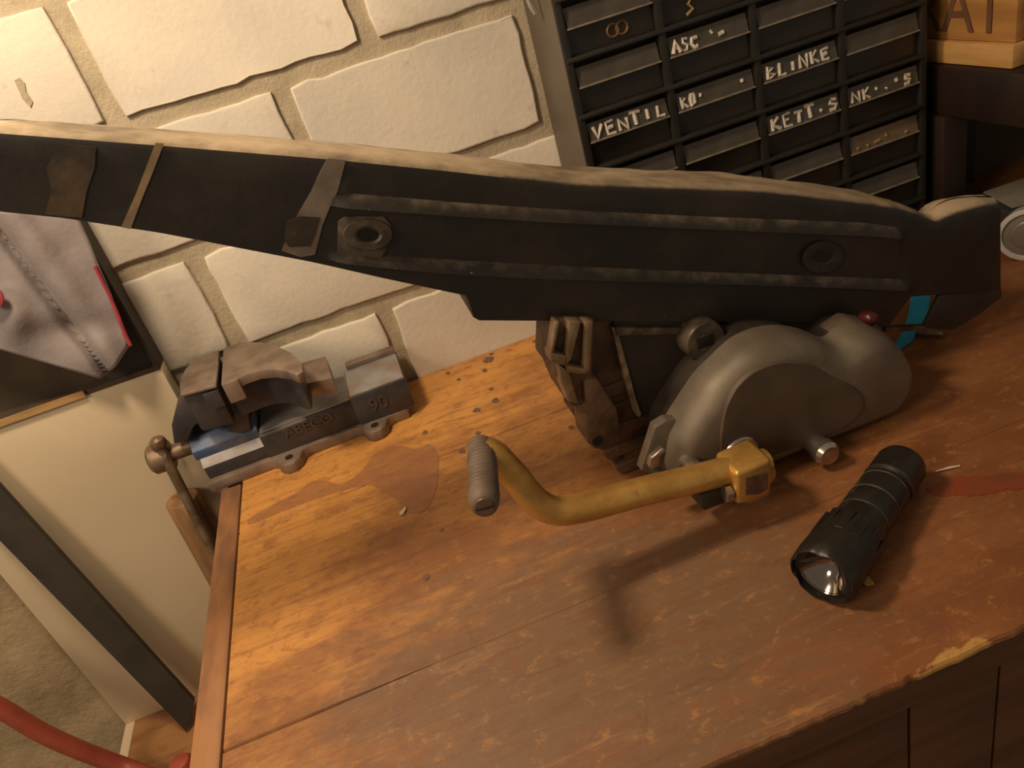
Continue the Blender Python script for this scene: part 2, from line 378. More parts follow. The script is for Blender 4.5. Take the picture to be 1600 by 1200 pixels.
xs = [-.20, .20, .262, .60, 1.0, 1.44]
for a, b_ in zip(xs, xs[1:]):
    bt = bmn(); box(bt, a+.001, b_-.001, YF+.006, YF+.022, -.19, -.0315); bevel(bt, .0012); obj('drawer_front', bt, 'apron', wb)
bt = bmn(); box(bt, -.20, 1.44, YF+.008, YF+.022, -.34, -.192); obj('lower_apron', bt, 'apron', wb)
for lx in (-.195, 1.38):
    for ly in (.27, .73):
        bt = bmn(); box(bt, lx, lx+.06, ly, ly+.06, -.85, -.0245); bevel(bt, .003); obj('leg', bt, 'apron', wb)
bt = bmn(); box(bt, -.2045, -.185, .27, .79, -.14, -.0245); obj('side_apron', bt, 'apron', wb)
# marks on the top: outline left by the vise, burn spots, red paint
def flat(pts, z=.00035, th=.0003): return prism(bmn(), [(p.x, p.y, z) for p in pts], (0, 0, -th))
def blob(cx, cy, rx, ry, k=14, j=.18): return [Vector((cx+rx*math.cos(a)*(1+rng.normal(0, j)), cy+ry*math.sin(a)*(1+rng.normal(0, j)), 0)) for a in (2*math.pi*i/k for i in range(k))]
st = [B(a, b_) for a, b_ in [(384, 812), (440, 782), (472, 766), (486, 750), (508, 750), (532, 760), (566, 738), (582, 710), (605, 697), (630, 697), (652, 704), (672, 690), (686, 712), (684, 760), (668, 800), (640, 806), (618, 778), (580, 756), (520, 770), (470, 788), (430, 803), (384, 824)]]
st = [Vector((a, b_, 0)) for a, b_ in smooth_loop(resample([(p.x, p.y) for p in st], 90), 2)]
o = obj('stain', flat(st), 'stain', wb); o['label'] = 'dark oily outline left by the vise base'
for cx, cy, rr in ((774, 626, 8), (746, 641, 7), (747, 677, 5), (722, 705, 6), (763, 562, 10), (757, 579, 5), (700, 583, 4), (717, 593, 4), (765, 549, 4), (835, 534, 4), (892, 668, 5), (768, 608, 4), (664, 676, 5), (666, 902, 6), (690, 828, 4)):
    p = B(cx, cy); p.y = min(p.y, .792); k = rr*.00033*(1+ (p.y-.3)); obj('burn_spot', flat(blob(p.x, p.y, k*1.2, k*1.5), .0005), 'spot', wb)
pts = [B(a, b_) for a, b_ in [(1448, 764), (1470, 752), (1490, 748), (1512, 744), (1540, 746), (1570, 738), (1600, 740), (1640, 734), (1660, 742), (1640, 758), (1610, 768), (1580, 764), (1552, 772), (1520, 776), (1490, 773), (1465, 777)]]
pts = [Vector((a, b_, 0)) for a, b_ in smooth_loop(resample([(p.x, p.y) for p in pts], 70), 1)+rng.normal(0, .0007, (70, 2))]
o = obj('paint_smear', flat(pts, .0005), 'redpaint', wb); o['label'] = 'smear of red paint'

# ------------------------------------------------------------------ black frame
Y0, WT = .490, .080
FR = thing('moped_chassis', 'long black pressed-steel moped frame lying across the engine', 'moped frame', (.25, Y0+.04, .02))
def ip(tab): a = np.array(tab, float); return lambda x: float(np.interp(x, a[:, 0], a[:, 1]))
T_ = ip([(-300, 182), (0, 203), (250, 222), (520, 244), (700, 262), (900, 285), (1050, 290), (1200, 297), (1330, 312), (1400, 321), (1435, 331), (1455, 340), (1466, 343), (1480, 336), (1500, 327), (1545, 317), (1568, 316)])
A1 = ip([(500, 298), (712, 316), (850, 326), (1116, 339), (1350, 348), (1408, 356), (1570, 372)])
A2 = ip([(500, 320), (712, 335), (850, 344), (1116, 356), (1350, 366), (1408, 371), (1570, 386)])
C1 = ip([(500, 388), (603, 400), (744, 408), (850, 414), (1050, 423), (1350, 434), (1420, 437), (1570, 434)])
C2 = ip([(500, 405), (603, 415), (712, 425), (850, 432), (1050, 438), (1350, 448), (1420, 452), (1570, 446)])
Bt = ip([(-300, 283), (0, 333), (100, 343), (250, 366), (490, 412), (600, 437), (728, 464), (731, 470), (741, 498), (750, 503), (1100, 505), (1250, 506), (1388, 513), (1424, 466), (1470, 462), (1568, 456)])
def fade(x, a, b, c_, d): return float(np.interp(x, [a, b, c_, d], [0, 1, 1, 0]))
stations = sorted(set(list(range(-300, 1560, 14)) + [728, 731, 735, 741, 750, 1388, 1400, 1412, 1424, 1470, 1535, 1545, 1556, 1564, 1568, 515, 540, 1404, 1416]))
bm = bmn(); rs = []
for x in stations:
    t_, b_ = T_(x), Bt(x); h = b_-t_
    a1, a2, c1, c2 = A1(x), A2(x), C1(x), C2(x)
    k = max(0, min(1, (x-420)/100))                # left of the ribs the lines spread evenly over the plain tapering side
    ev = lambda q: t_+h*q
    a1, a2, c1, c2 = [e*(1-k)+p*k for e, p in ((ev(.35), a1), (ev(.5), a2), (ev(.75), c1), (ev(.86), c2))]
    c2 = min(c2, b_-3); c1 = min(c1, c2-4)
    r1 = .0062*fade(x, 512, 545, 1400, 1412); r2 = .0062*fade(x, 512, 545, 1410, 1424)
    end = max(0, (x-1535)/33)**2*.003               # the right end turns away round the corner
    neck = math.exp(-((x-1468)/16)**2)*.004
    F_ = lambda py, dy: W(x, py, Y0)+Vector((0, dy+end, 0))
    front = [F_(b_, .003), F_(b_-2.5, 0), F_(c2+2.5, 0), F_(c2, -r2), F_((c1+c2)/2, -r2*.62), F_(c1, 0), F_((a2+c1)/2, 0), F_(a2+2.5, 0), F_(a2, -r1), F_((a1+a2)/2, -r1*.62), F_(a1, 0), F_(t_+14, 0), F_(t_+6, .0010), F_(t_+2, .0035)]
    tz = W(x, t_, Y0); bz = W(x, b_, Y0)
    wav = .0005*math.sin(x*.031)+.0003*math.sin(x*.083+1)
    if x > 1000: wav *= 1.9
    wt = WT*float(np.interp(x, [-300, 0, 300, 700, 1300, 1400, 1455, 1475, 1520, 1568], [.50, .56, .74, .84, .92, .80, .34, .42, .46, .34]))
    top = [tz+Vector((0, .0095, .0012)), tz+Vector((0, .022, .0022+wav*.5-neck)), tz+Vector((0, wt*.5, .0028+wav-neck)), tz+Vector((0, wt-.016, .0016-wav*.6-neck)), tz+Vector((0, wt-.003, -.0015-neck)), tz+Vector((0, wt, -.008))]
    back = [bz+Vector((0, wt, .010)), bz+Vector((0, wt-.004, .002))]
    rs.append(front+top+back)
rings(bm, rs); obj('frame_shell', bm, 'frame', FR, 40)
# scuffed stripes across the plain left part
def fpatch(name, pts, mt, off=.0008, th=.0006, lab=None):
    o = obj(name, prism(bmn(), [W(a, b_, Y0-off) for a, b_ in pts], (0, th, 0)), mt, FR)
    if lab: o['label'] = lab
    return o
fpatch('stripe', [(243, 223), (256, 224), (240, 266), (222, 310), (204, 358), (189, 355), (212, 304), (228, 262)], 'tanstripe', lab='narrow tan stripe')
fpatch('scuffed_band', [(512, 247), (540, 250), (534, 275), (527, 300), (516, 322), (504, 352), (492, 398), (470, 402), (440, 392), (452, 362), (468, 330), (486, 300), (500, 268)], 'greyband', lab='broad scuffed grey band')
fpatch('rust_patch', [(95, 225), (150, 230), (148, 262), (135, 300), (128, 340), (98, 338), (70, 335), (80, 300), (72, 262)], 'rustpatch', lab='rusty worn patch')
fpatch('rust_patch', [(448, 345), (468, 338), (500, 340), (492, 368), (484, 385), (452, 386), (444, 376)], 'rustpatch', .0013, lab='brown worn patch on the grey band')
# slotted pads
def slot(cx, cy, rx, ry, prx, pry, mt, dep=.003, rot=0.0, pts=None):
    def el(ax, ay, n=28): return [(cx+ax*math.cos(a)*math.cos(rot)-ay*math.sin(a)*math.sin(rot), cy+ax*math.cos(a)*math.sin(rot)+ay*math.sin(a)*math.cos(rot)) for a in (2*math.pi*i/n for i in range(n))]
    R = lambda e, y: [W(a, b_, y) for a, b_ in e]
    bm = bmn(); rings(bm, [R(el(prx, pry), Y0+.0005), R(el(prx*.95, pry*.95), Y0-dep), R(el(rx*1.35, ry*1.45), Y0-dep), R(el(rx, ry), Y0-dep*.6), R(el(rx*.96, ry*.96), Y0-.0008)], cap=False)
    p = obj('slotted_pad', bm, mt, FR)
    bm = bmn(); bm.faces.new([bm.verts.new(v) for v in R(el(rx*1.02, ry*1.02), Y0-dep*.62)]); obj('slot_hole', bm, 'hole', p)
bm = px_prism([(528, 346), (540, 338), (600, 338), (612, 352), (604, 392), (590, 412), (540, 411), (527, 395)], Y0-.0016, .0015); bevel(bm, .0008); obj('worn_pad', bm, 'pad', FR)
slot(575, 367, 17, 10, 40, 25, 'pad', .0042)
slot(1286, 402, 15, 8, 34, 26, 'frame2', .003, -.2)
# tail tab and thin brace at the right end
bm = px_prism([(1470, 461), (1444, 513), (1490, 516), (1530, 492), (1566, 464), (1566, 452)], Y0+.002, .005); bevel(bm, .001); obj('tail_bracket', bm, 'frame2', FR)
bm = px_prism([(1384, 512), (1446, 509), (1446, 516), (1384, 520)], Y0+.002, .005); obj('brace', bm, 'pad', FR)
# engine mounting plate with its boss
bm = px_prism([(958, 500), (962, 516), (980, 580), (1000, 650), (1060, 652), (1180, 610), (1300, 560), (1330, 500)], Y0+.004, .004); obj('mount_plate', bm, 'frame2', FR)
bm = px_prism([(956, 512), (963, 512), (971, 540), (982, 580), (992, 618), (1002, 648), (997, 652), (988, 640), (978, 600), (966, 552)], Y0+.002, .007); o = obj('plate_edge', bm, 'rawedge', FR); o['label'] = 'bare worn edge of the mounting plate'
bm = px_prism([(962, 512), (1070, 512), (1070, 523), (966, 526)], Y0-.001, .008); bevel(bm, .0015); obj('plate_lip', bm, 'pad', FR)
bc = W(1103, 534, Y0-.012)
bm = lathe(bmn(), bc+Vector((0, .018, 0)), (0, -1, 0), [(0, .0165), (.015, .0165), (.018, .015), (.018, .0085)], 30, cap=False); o = obj('mount_boss', bm, 'pad', FR)
bm = bmn(); box(bm, bc.x-.0065, bc.x+.0065, bc.y+.0001, bc.y+.001, bc.z-.0045, bc.z+.0045); bevel(bm, .0002)
obj('boss_slot', bm, 'hole', o)
bm = lathe(bmn(), bc+Vector((0, .0012, 0)), (0, -1, 0), [(0, .0092), (.0006, .0092)], 24); obj('boss_face', bm, 'pad', o)

# ------------------------------------------------------------------ engine
EN = thing('moped_engine', 'small grey aluminium moped engine with kick-start lever standing on the bench', 'engine', (.22, .46, 0))
YC = .430
out = [(1046, 742), (1052, 700), (1064, 662), (1078, 628), (1094, 590), (1116, 560), (1146, 532), (1180, 516), (1215, 511), (1250, 515), (1278, 527), (1292, 536), (1306, 518), (1334, 503), (1362, 508), (1388, 530), (1402, 560), (1406, 592), (1398, 622), (1384, 646), (1350, 672), (1310, 692), (1262, 712), (1210, 731), (1160, 748), (1120, 757), (1060, 760)]
LP = smooth_loop(resample(out, 110), 2)
YB_ = YC+.036
base3 = np.array([W(a, b_, YC+float(np.interp(b_, [560, 690], [.030, .010]))) for a, b_ in LP]); loop2 = base3[:, [0, 2]]
loop2[:, 1] = np.maximum(loop2[:, 1], .0015)
rs = []
for d, y in ((0, YB_), (0, YC+.020), (.0012, YC+.014), (.0042, YC+.0075), (.0088, YC+.0030), (.0135, YC+.0006)):
    Q = smooth_loop(offset_loop(loop2, d), 1 if d else 0); rs.append([(q[0], y, q[1]) for q in Q])
cov = obj('clutch_cover', rings(bmn(), rs), 'alu', EN, 45)
# raised round face plate: flat lobe, its shade put into a darker colour
cx, cz = W(1232, 640, YC).x, W(1232, 640, YC).z
fp = [(1124, 716), (1124, 680), (1130, 640), (1146, 606), (1172, 580), (1205, 566), (1240, 562), (1275, 572), (1300, 590), (1330, 600), (1352, 620), (1345, 648), (1310, 672), (1260, 692), (1205, 712), (1160, 726)]
FP = smooth_loop(resample(fp, 60), 2); f2 = np.array([W(a, b_, YC) for a, b_ in FP])[:, [0, 2]]; f2[:, 1] = np.maximum(f2[:, 1], .004)
rs = [[(q[0], y, q[1]) for q in offset_loop(f2, d)] for d, y in ((0, YC+.004), (0, YC-.0002), (.0012, YC-.0014))]
obj('cover_face', rings(bmn(), rs), 'alu2', EN, 45)
# crankcase behind
c2 = smooth_loop(offset_loop(loop2, .004), 1)
bm = rings(bmn(), [[(q[0], y, q[1]) for q in c2] for y in (YB_, Y0+.0035)]); obj('crankcase', bm, 'case', EN)
bm = bmn(); box(bm, .150, .325, Y0+.0085, .562, .0, .085); bevel(bm, .010, 3); obj('crankcase', bm, 'case', EN)
# front left foot of the cover with a clip
bm = px_prism([(1002, 736), (1024, 668), (1042, 657), (1066, 656), (1078, 690), (1060, 742), (1030, 746)], YC+.021, .010); bevel(bm, .0012); obj('cover_foot', bm, 'alu', EN)
bm = px_prism([(1018, 716), (1036, 700), (1042, 708), (1026, 742), (1014, 730)], YC-.002, .006); bevel(bm, .0008); obj('clip', bm, 'chrome', EN)
bm = lathe(bmn(), W(1028, 741, YC-.002)+Vector((0, .008, 0)), (0, -1, 0), [(0, .005), (.009, .005), (.011, .003)], 12); obj('bolt', bm, 'case', EN)
bm = lathe(bmn(), W(1080, 735, YC)+Vector((0, .006, .004)), (0, -1, 0), [(0, .008), (.012, .008), (.014, .006)], 18); obj('bolt', bm, 'bolt', EN)
p = W(1294, 710, YC-.018)
bm = lathe(bmn(), (p.x, YC+.02, max(p.z, .0105)), (0, -1, 0), [(0, .0085), (.030, .0085), (.031, .0100), (.037, .0100), (.0405, .0075), (.041, .003)], 22); o = obj('drain_bolt', bm, 'chrome', EN); o['label'] = 'shiny round drain bolt'
bm = lathe(bmn(), W(1350, 497, Y0-.018), (.2, -1, .3), [(0, .006), (.008, .006), (.011, .004), (.012, .002)], 16); obj('plug', bm, 'redplug', EN)
bm = px_prism([(1300, 522), (1332, 500), (1376, 508), (1366, 526), (1310, 534)], YC+.034, .02); bevel(bm, .003); obj('case_lug', bm, 'alu2', EN)
# cylinder on the left: tilted stack of fins with an oily side
CY = thing('cylinder', '', ''); 
for k in ('label', 'category'): del CY[k]
CY.name = 'cylinder_block'; ORG[CY.name] = Vector((0, 0, 0)); adopt(CY, EN)
def cfin(z0, z1, xl0, xl1, y0, y1, mt, name):
    bm = bmn(); prism(bm, [(xl0, y0, z0), (.172, y0, z0), (.172, y0, z1), (xl1, y0, z1)], (0, y1-y0, 0)); bevel(bm, .0015, 1); return obj(name, bm, mt, CY)
xl = lambda z: float(np.interp(z, [0, .04, .075, .10, .16], [.129, .1125, .107, .100, .108]))
cfin(.002, .150, xl(0)+.010, xl(.14)+.008, .4985, .560, 'cyl', 'barrel')
for i, z in enumerate((.001, .020, .039, .058, .077)):
    cfin(z, z+.011, xl(z)+.001, xl(z+.01), .4965-.0003*i, .566, 'cyl', 'fin')
bm = px_prism([(912, 594), (935, 590), (966, 640), (975, 690), (955, 706), (932, 704), (918, 694), (914, 650)], .477, .03); bevel(bm, .004, 2); obj('side_lug', bm, 'cyl', CY)
lg = W(933, 689, .4765); bm = lathe(bmn(), lg+Vector((0, .002, 0)), (0, -1, 0), [(0, .0042), (.0025, .0042)], 14); obj('bolt_hole', bm, 'hole', CY)
bm = px_prism([(870, 500), (930, 500), (926, 585), (912, 634), (893, 636), (878, 600), (866, 584)], .4815, .05); bevel(bm, .002); obj('head', bm, 'cyl', CY)
for pts in ([(868, 503), (875, 503), (866, 552), (860, 556)], [(889, 503), (908, 503), (893, 562), (884, 572)], [(914, 503), (927, 503), (922, 580), (913, 582)]):
    bm = px_prism(pts, .474, .012); bevel(bm, .001); obj('fin', bm, 'cyl2', CY)
for pts in ([(859, 551), (886, 556), (884, 573), (861, 566)], [(884, 570), (916, 577), (920, 583), (905, 585), (886, 582)], [(872, 568), (890, 582), (905, 632), (888, 628), (878, 600)]):
    bm = px_prism(pts, .4735, .014); bevel(bm, .0012); obj('fin_tip', bm, 'cyl2', CY)

# kick lever
KL = bpy.data.objects.new('kick_lever', None); COL.objects.link(KL); ORG['kick_lever'] = Vector((0, 0, 0)); adopt(KL, EN); KL.empty_display_size = .02; KL['label'] = 'gold painted kick-start lever with ribbed rubber pedal'
sh = W(1157, 708, YC)
bm = lathe(bmn(), (sh.x, YC+.012, sh.z), (0, -1, 0), [(0, .0150), (.013, .0150), (.0150, .0135), (.0150, .009), (.045, .009)], 26); obj('shaft', bm, 'chrome', KL)
arm = [W(1196, 722, .404), W(1133, 736, .403), W(1079, 750, .402), W(1006, 767, .402), W(934, 787, .402), W(900, 795, .402), W(868, 798, .402), W(842, 787, .403), W(822, 767, .405), W(805, 745, .408), W(789, 728, .410), W(776, 714, .412), W(766, 707, .414), W(757, 703, .416)]
arm = smooth_path(arm, 5); nA = len(arm)
bm = tube(bmn(), arm, [.0108]*nA, 16, asp=(.90, 1.02)); obj('lever_arm', bm, 'gold', KL, 50)
fb = [W(1150, 741, .386), W(1206, 716, .386), W(1207, 768, .386), W(1196, 778, .386), W(1152, 791, .386)]
fb = [Vector((q.x, q.y, max(q.z, .004))) for q in fb]
bm = prism(bmn(), fb, (0, .030, 0)); bevel(bm, .0032, 3); obj('clamp', bm, 'gold', KL)
bm = px_prism([(1166, 748), (1200, 738), (1200, 764), (1186, 772), (1166, 774)], .3852, .002); obj('clamp_slot', bm, 'rubber_end', KL)
q = W(1138, 774, .392); bm = lathe(bmn(), q+Vector((.012, 0, 0)), (-1, 0, .15), [(0, .0035), (.010, .0035), (.0102, .0062), (.015, .0062), (.0155, .004)], 6); obj('clamp_bolt', bm, 'chrome', KL, 20)
bm = bmn(); box(bm, q.x-.018, q.x+.002, q.y+.006, q.y+.03, max(q.z-.012, .003), q.z+.004); bevel(bm, .003); obj('clamp_ear', bm, 'case', KL)
p0, p1 = W(752, 699, .420), W(757, 792, .356)
ax = (p1-p0); L = ax.length; prof = [(-.004, .0055), (-.002, .0080)]
ns = 13
for i in range(ns):
    s = L*.82*i/ns; st_ = L*.82/ns
    prof += [(s, .0094), (s+st_*.5, .0095), (s+st_*.68, .0089), (s+st_*.88, .0089)]
prof += [(L*.82, .0096), (L*.90, .0093), (L*.985, .0078), (L, .0060)]
pd = obj('pedal_rubber', lathe(bmn(), p0, ax, prof, 22), 'rubber', KL, 50)
u = ax.normalized(); bm = lathe(bmn(), p1-u*.001, u, [(0, .0066), (.0018, .0058), (.0022, .003)], 16); obj('pedal_end', bm, 'rubber_end', pd)
bm = bmn(); a, b2 = frame_of(u); tube(bm, [p1+u*.0011-b2*.005, p1+u*.0011+b2*.005], .0009, 6); obj('pedal_slit', bm, 'hole', pd)

# ------------------------------------------------------------------ bench vise
VS = thing('bench_vise', 'small blue bench vise with grey jaws clamped on the rear left bench corner', 'vise', (-.12, .75, 0))
yv = .722
def xz_prism(pts, y0, y1, mt, name, bev=.0015, parent=None):
    bm = prism(bmn(), [(a, y0, c_) for a, c_ in pts], (0, y1-y0, 0)); bevel(bm, bev); return obj(name, bm, mt, parent or VS)
# base flange with two bolt lugs
def lug(cx, w=.017, d=.026): return [(cx-w*1.25, yv-.004), (cx-w*.85, yv-.008), (cx-w*.68, yv-d*.75), (cx-w*.3, yv-d), (cx+w*.3, yv-d), (cx+w*.68, yv-d*.75), (cx+w*.85, yv-.008), (cx+w*1.25, yv-.004)]
l1, l2 = B(452, 728, .012), B(588, 676, .012)
fl = [(-.238, yv-.006)]+lug(l1.x)+lug(l2.x)+[(-.022, yv-.004), (-.018, yv+.01), (-.018, .792), (-.225, .792), (-.225, .768), (-.238, .768)]
bm = prism(bmn(), [(a, b_, 0) for a, b_ in fl], (0, 0, .012)); bevel(bm, .0018); bs = obj('base', bm, 'visesteel', VS)
for l in (l1, l2):
    bm = lathe(bmn(), (l.x, yv-.0135, .0125), (0, 0, 1), [(0, .0042), (.0004, .0042)], 14); obj('bolt_hole', bm, 'hole', bs)
# fixed body
xr = W(636, 600, yv).x; ZB = W(480, 652, yv).z; XB = W(408, 690, yv).x
bm = prism(bmn(), [(XB, yv, .012), (XB, yv, ZB-.003), (XB, yv+.003, ZB), (XB, .79, ZB), (XB, .79, .012)], (-.065-XB, 0, 0)); bevel(bm, .001); obj('body', bm, 'visedark', VS)
bm = prism(bmn(), [(XB+.002, yv+.003, ZB), (-.064, yv+.003, ZB), (-.064, .788, ZB), (XB+.002, .788, ZB)], (0, 0, .0012)); obj('body_top', bm, 'viselight', VS)
# lower slide at the left (two stepped rails)
s0, s1 = -.236, XB+.004
xz_prism([(s0, .012), (s1, .012), (s1, .026), (s0, .026)], yv+.002, .768, 'visedark', 'slide_rail')
bm = prism(bmn(), [(s0, yv+.002, .026), (s0, yv+.008, .0345), (s0, .768, .0345), (s0, .768, .026)], (s1-s0, 0, 0)); obj('slide_rail', bm, 'viselight', VS)
bm = prism(bmn(), [(s0-.004, yv+.008, .034), (s0-.004, yv+.008, .044), (s0-.004, yv+.018, .056), (s0-.004, .768, .058), (s0-.004, .768, .034)], (s1-s0, 0, 0)); bevel(bm, .001); obj('slide_body', bm, 'viseblue', VS)
z9 = W(560, 618, yv-.004).z
bm = bmn(); box(bm, W(546, 625, yv-.004).x, xr, yv-.004, .792, .012, z9); bevel(bm, .0018); obj('rear_body', bm, 'visedark', VS)
bm = bmn(); box(bm, W(546, 625, yv-.004).x+.001, xr-.001, yv-.002, .790, z9, z9+.0012); obj('rear_body_top', bm, 'viselight', VS)
bm = bmn(); box(bm, W(546, 625, yv-.004).x+.004, xr-.001, .782, .794, z9, z9+.007); bevel(bm, .001); obj('rear_lip', bm, 'visesteel', VS)
# raised lettering
pa = W(424, 690, yv-.0006); zt = .021
text_mesh('lettering', 'ABECO', .0160, .0009, Matrix.Translation((W(446, 682, yv).x, yv-.0004, W(478, 672, yv).z)) @ Matrix.Rotation(math.pi/2, 4, 'X'), 'letter', VS)
text_mesh('lettering', '90', .0200, .0009, Matrix.Translation((W(576, 632, yv-.004).x, yv-.0044, W(576, 640, yv-.004).z-.003)) @ Matrix.Rotation(math.pi/2, 4, 'X'), 'letter', VS)
# jaws (plan outlines at jaw-top height, extruded down)
ZJ = .115
def plan(pts, z, h, mt, name, bev=.0015, parent=None):
    q_ = [B(a, b_, z) for a, b_ in pts]; bm = prism(bmn(), [(v.x, min(v.y, .796), v.z) for v in q_], (0, 0, -h)); bevel(bm, bev); return obj(name, bm, mt, parent or VS)
mj = plan([(281, 616), (300, 611), (337, 601), (341, 570), (342, 546), (335, 542), (318, 551), (300, 562), (288, 578), (280, 598)], ZJ, .004, 'visesteel', 'movable_jaw')
plan([(283, 617), (300, 612), (336, 602), (341, 570), (341, 548), (318, 553), (300, 564), (288, 580), (281, 600)], ZJ-.003, .046, 'visedark', 'movable_jaw', .004)
fj = plan([(345, 600), (370, 591), (384, 585), (402, 579), (425, 577), (448, 580), (464, 586), (473, 580), (472, 567), (455, 551), (435, 541), (410, 534), (375, 534), (349, 541)], ZJ, .010, 'visesteel', 'fixed_jaw', .0012)
plan([(347, 600), (370, 592), (384, 586), (402, 580), (425, 578), (442, 582), (455, 587), (464, 586), (464, 566), (450, 553), (410, 537), (350, 544)], ZJ-.009, .040, 'visedark', 'fixed_jaw', .002)
plan([(462, 603), (519, 590), (508, 556), (466, 568)], .078, .017, 'visesteel', 'anvil_block', .0015)
xa, xb = B(345, 600, ZJ).x, B(371, 591, ZJ).x; ya = B(358, 596, ZJ).y
bm = bmn(); box(bm, xa+.0005, xb, ya-.0015, ya+.02, ZJ-.022, ZJ-.0005); bevel(bm, .0008); obj('jaw_plate', bm, 'visesteel', VS)
xa2, xb2 = B(312, 608, ZJ).x, B(336, 601, ZJ).x; ya2 = B(324, 605, ZJ).y
bm = bmn(); box(bm, xa2, xb2, ya2-.0012, ya2+.004, ZJ-.024, ZJ-.006); bevel(bm, .0008); obj('jaw_plate', bm, 'visedark', VS)
# curved neck under the movable jaw
nk = [W(272, 694, .728), W(268, 665, .728), W(274, 640, .728), (W(288, 622, .728)), W(306, 614, .728), W(336, 606, .728), W(368, 622, .728), W(388, 648, .728), W(392, 672, .728), W(376, 678, .728), W(356, 676, .728), W(352, 660, .728), W(338, 650, .728), W(318, 655, .728), W(302, 668, .728), W(292, 690, .728)]
bm = prism(bmn(), nk, (0, .05, 0)); bevel(bm, .0015); obj('jaw_neck', bm, 'visedark', VS)
# screw, T-bar
h0 = W(302, 700, .745); hx = W(252, 714, .745)
bm = lathe(bmn(), (h0.x+.02, .745, hx.z), (-1, 0, 0), [(0, .0085), (h0.x+.02-hx.x-.010, .0085), (h0.x+.02-hx.x-.0098, .0158), (h0.x+.02-hx.x+.008, .0158), (h0.x+.02-hx.x+.011, .0130)], 24); sc = obj('screw', bm, 'visescrew', VS)
tp = W(247, 692, .738); te = W(334, 862, .716)
bm = tube(bmn(), [tp, te], .0052, 14); obj('handle_bar', bm, 'visescrew', VS)
bm = lathe(bmn(), tp+Vector((0, 0, -.006)), (0, 0, 1), [(0, .005), (.002, .0075), (.006, .0085), (.010, .0075), (.0125, .004)], 16); obj('handle_knob', bm, 'visescrew', VS)

# stick behind the handle bar, propped at the bench side
a0, a1 = W(284, 778, .7525), W(354, 908, .7525)
d_ = (a1-a0).normalized(); LH = (a0.z+.285)/abs(d_.z)
bm = lathe(bmn(), a0, d_, [(0, .0165), (.002, .0180), (.03, .0180), (.12, .0180), (LH*.8, .0175), (LH, .0175)], 14)
st_ = obj('tool_handle', bm, 'stick', None, 40); tag(st_, 'old wooden tool handle behind the vise handle, propped beside the bench', 'tool handle')

# ------------------------------------------------------------------ drawer cabinet
YD = .715
DC = thing('drawer_cabinet', 'black small-parts drawer cabinet with handwritten labels standing against the wall', 'drawer cabinet', (.41, .76, 0))
CX0, CXP, DZ = .2225, .0921, .0508
ROWS = 9; ZT = ROWS*DZ+.045
cw = 4*CXP+.008
bm = bmn(); box(bm, CX0, CX0+.0025, YD-.004, YW-.002, 0, ZT); obj('side_panel', bm, 'cabside', DC)
bm = bmn(); box(bm, CX0+cw-.0025, CX0+cw, YD-.004, YW-.002, 0, ZT); obj('side_panel', bm, 'drawerframe', DC)
bm = bmn(); box(bm, CX0+.0025, CX0+cw-.0025, YD+.012, YW-.002, 0, ZT); obj('carcass', bm, 'drawerframe', DC)
for i in range(5):
    x = CX0+.004+i*CXP; bm = bmn(); box(bm, x-.0037, x+.0037, YD-.006, YD+.014, 0, ZT); bevel(bm, .001); obj('upright', bm, 'drawerframe', DC)
for r in range(ROWS+1):
    z = (r+1)*DZ-.0136
    bm = bmn(); box(bm, CX0+.002, CX0+cw-.002, YD-.008, YD+.014, z-.0022, z+.0022); bevel(bm, .0012); obj('shelf_bar', bm, 'drawerframe', DC)
dw = CXP-.0085
bm = bmn(); prism(bm, [(0, -.0005, .003), (0, -.0005, .0255), (0, .014, .0255), (0, .014, .003)], (dw, 0, 0)); me_d = mesh('drawer', bm); me_d.materials.append(M['drawer'])
bm = bmn(); prism(bm, [(.001, -.0046, .0268), (.001, -.0012, .0432), (.001, .0020, .0432), (.001, -.0016, .0268)], (dw-.002, 0, 0)); me_l = mesh('label_band', bm); me_l.materials.append(M['label'])
me_lb = me_l.copy(); me_lb.materials.clear(); me_lb.materials.append(M['labelbrown'])
bm = bmn(); box(bm, .0005, dw-.0005, -.0062, -.001, .0254, .0268); me_e = mesh('label_lip', bm); me_e.materials.append(M['labeledge'])
STK = {'V': [[(0, 1), (.4, 0), (1, 1)]], 'E': [[(.9, 1), (.1, .95), (.1, .05), (.9, 0)], [(.1, .5), (.7, .55)]], 'N': [[(0, 0), (.05, 1), (.85, 0), (.95, 1)]],
       'T': [[(0, 1), (1, .95)], [(.5, 1), (.5, 0)]], 'I': [[(.5, .9), (.45, .1)]], 'L': [[(.2, 1), (.15, .05), (.85, 0)]], 'A': [[(0, 0), (.5, 1), (.9, 0)], [(.2, .4), (.75, .4)]],
       'S': [[(.9, .9), (.3, 1), (.15, .65), (.8, .4), (.6, .02), (.05, .05)]], 'C': [[(.9, .9), (.3, .9), (.1, .4), (.4, .02), (.9, .1)]], 'R': [[(.1, 0), (.1, 1), (.8, .8), (.2, .5), (.9, 0)]],
       'O': [[(.5, 1), (.1, .6), (.3, .05), (.8, .2), (.85, .8), (.5, 1)]], 'B': [[(.1, 0), (.1, 1), (.8, .8), (.15, .5), (.9, .25), (.1, 0)]], 'K': [[(.1, 1), (.1, 0)], [(.85, 1), (.15, .45), (.95, 0)]],
       '3': [[(.1, 1), (.8, .85), (.4, .55), (.85, .25), (.1, 0)]], '.': [[(.3, .2), (.5, .3)]], "'": [[(.4, .9), (.55, .6)]], '-': [[(.1, .4), (.8, .5)]], ' ': []}
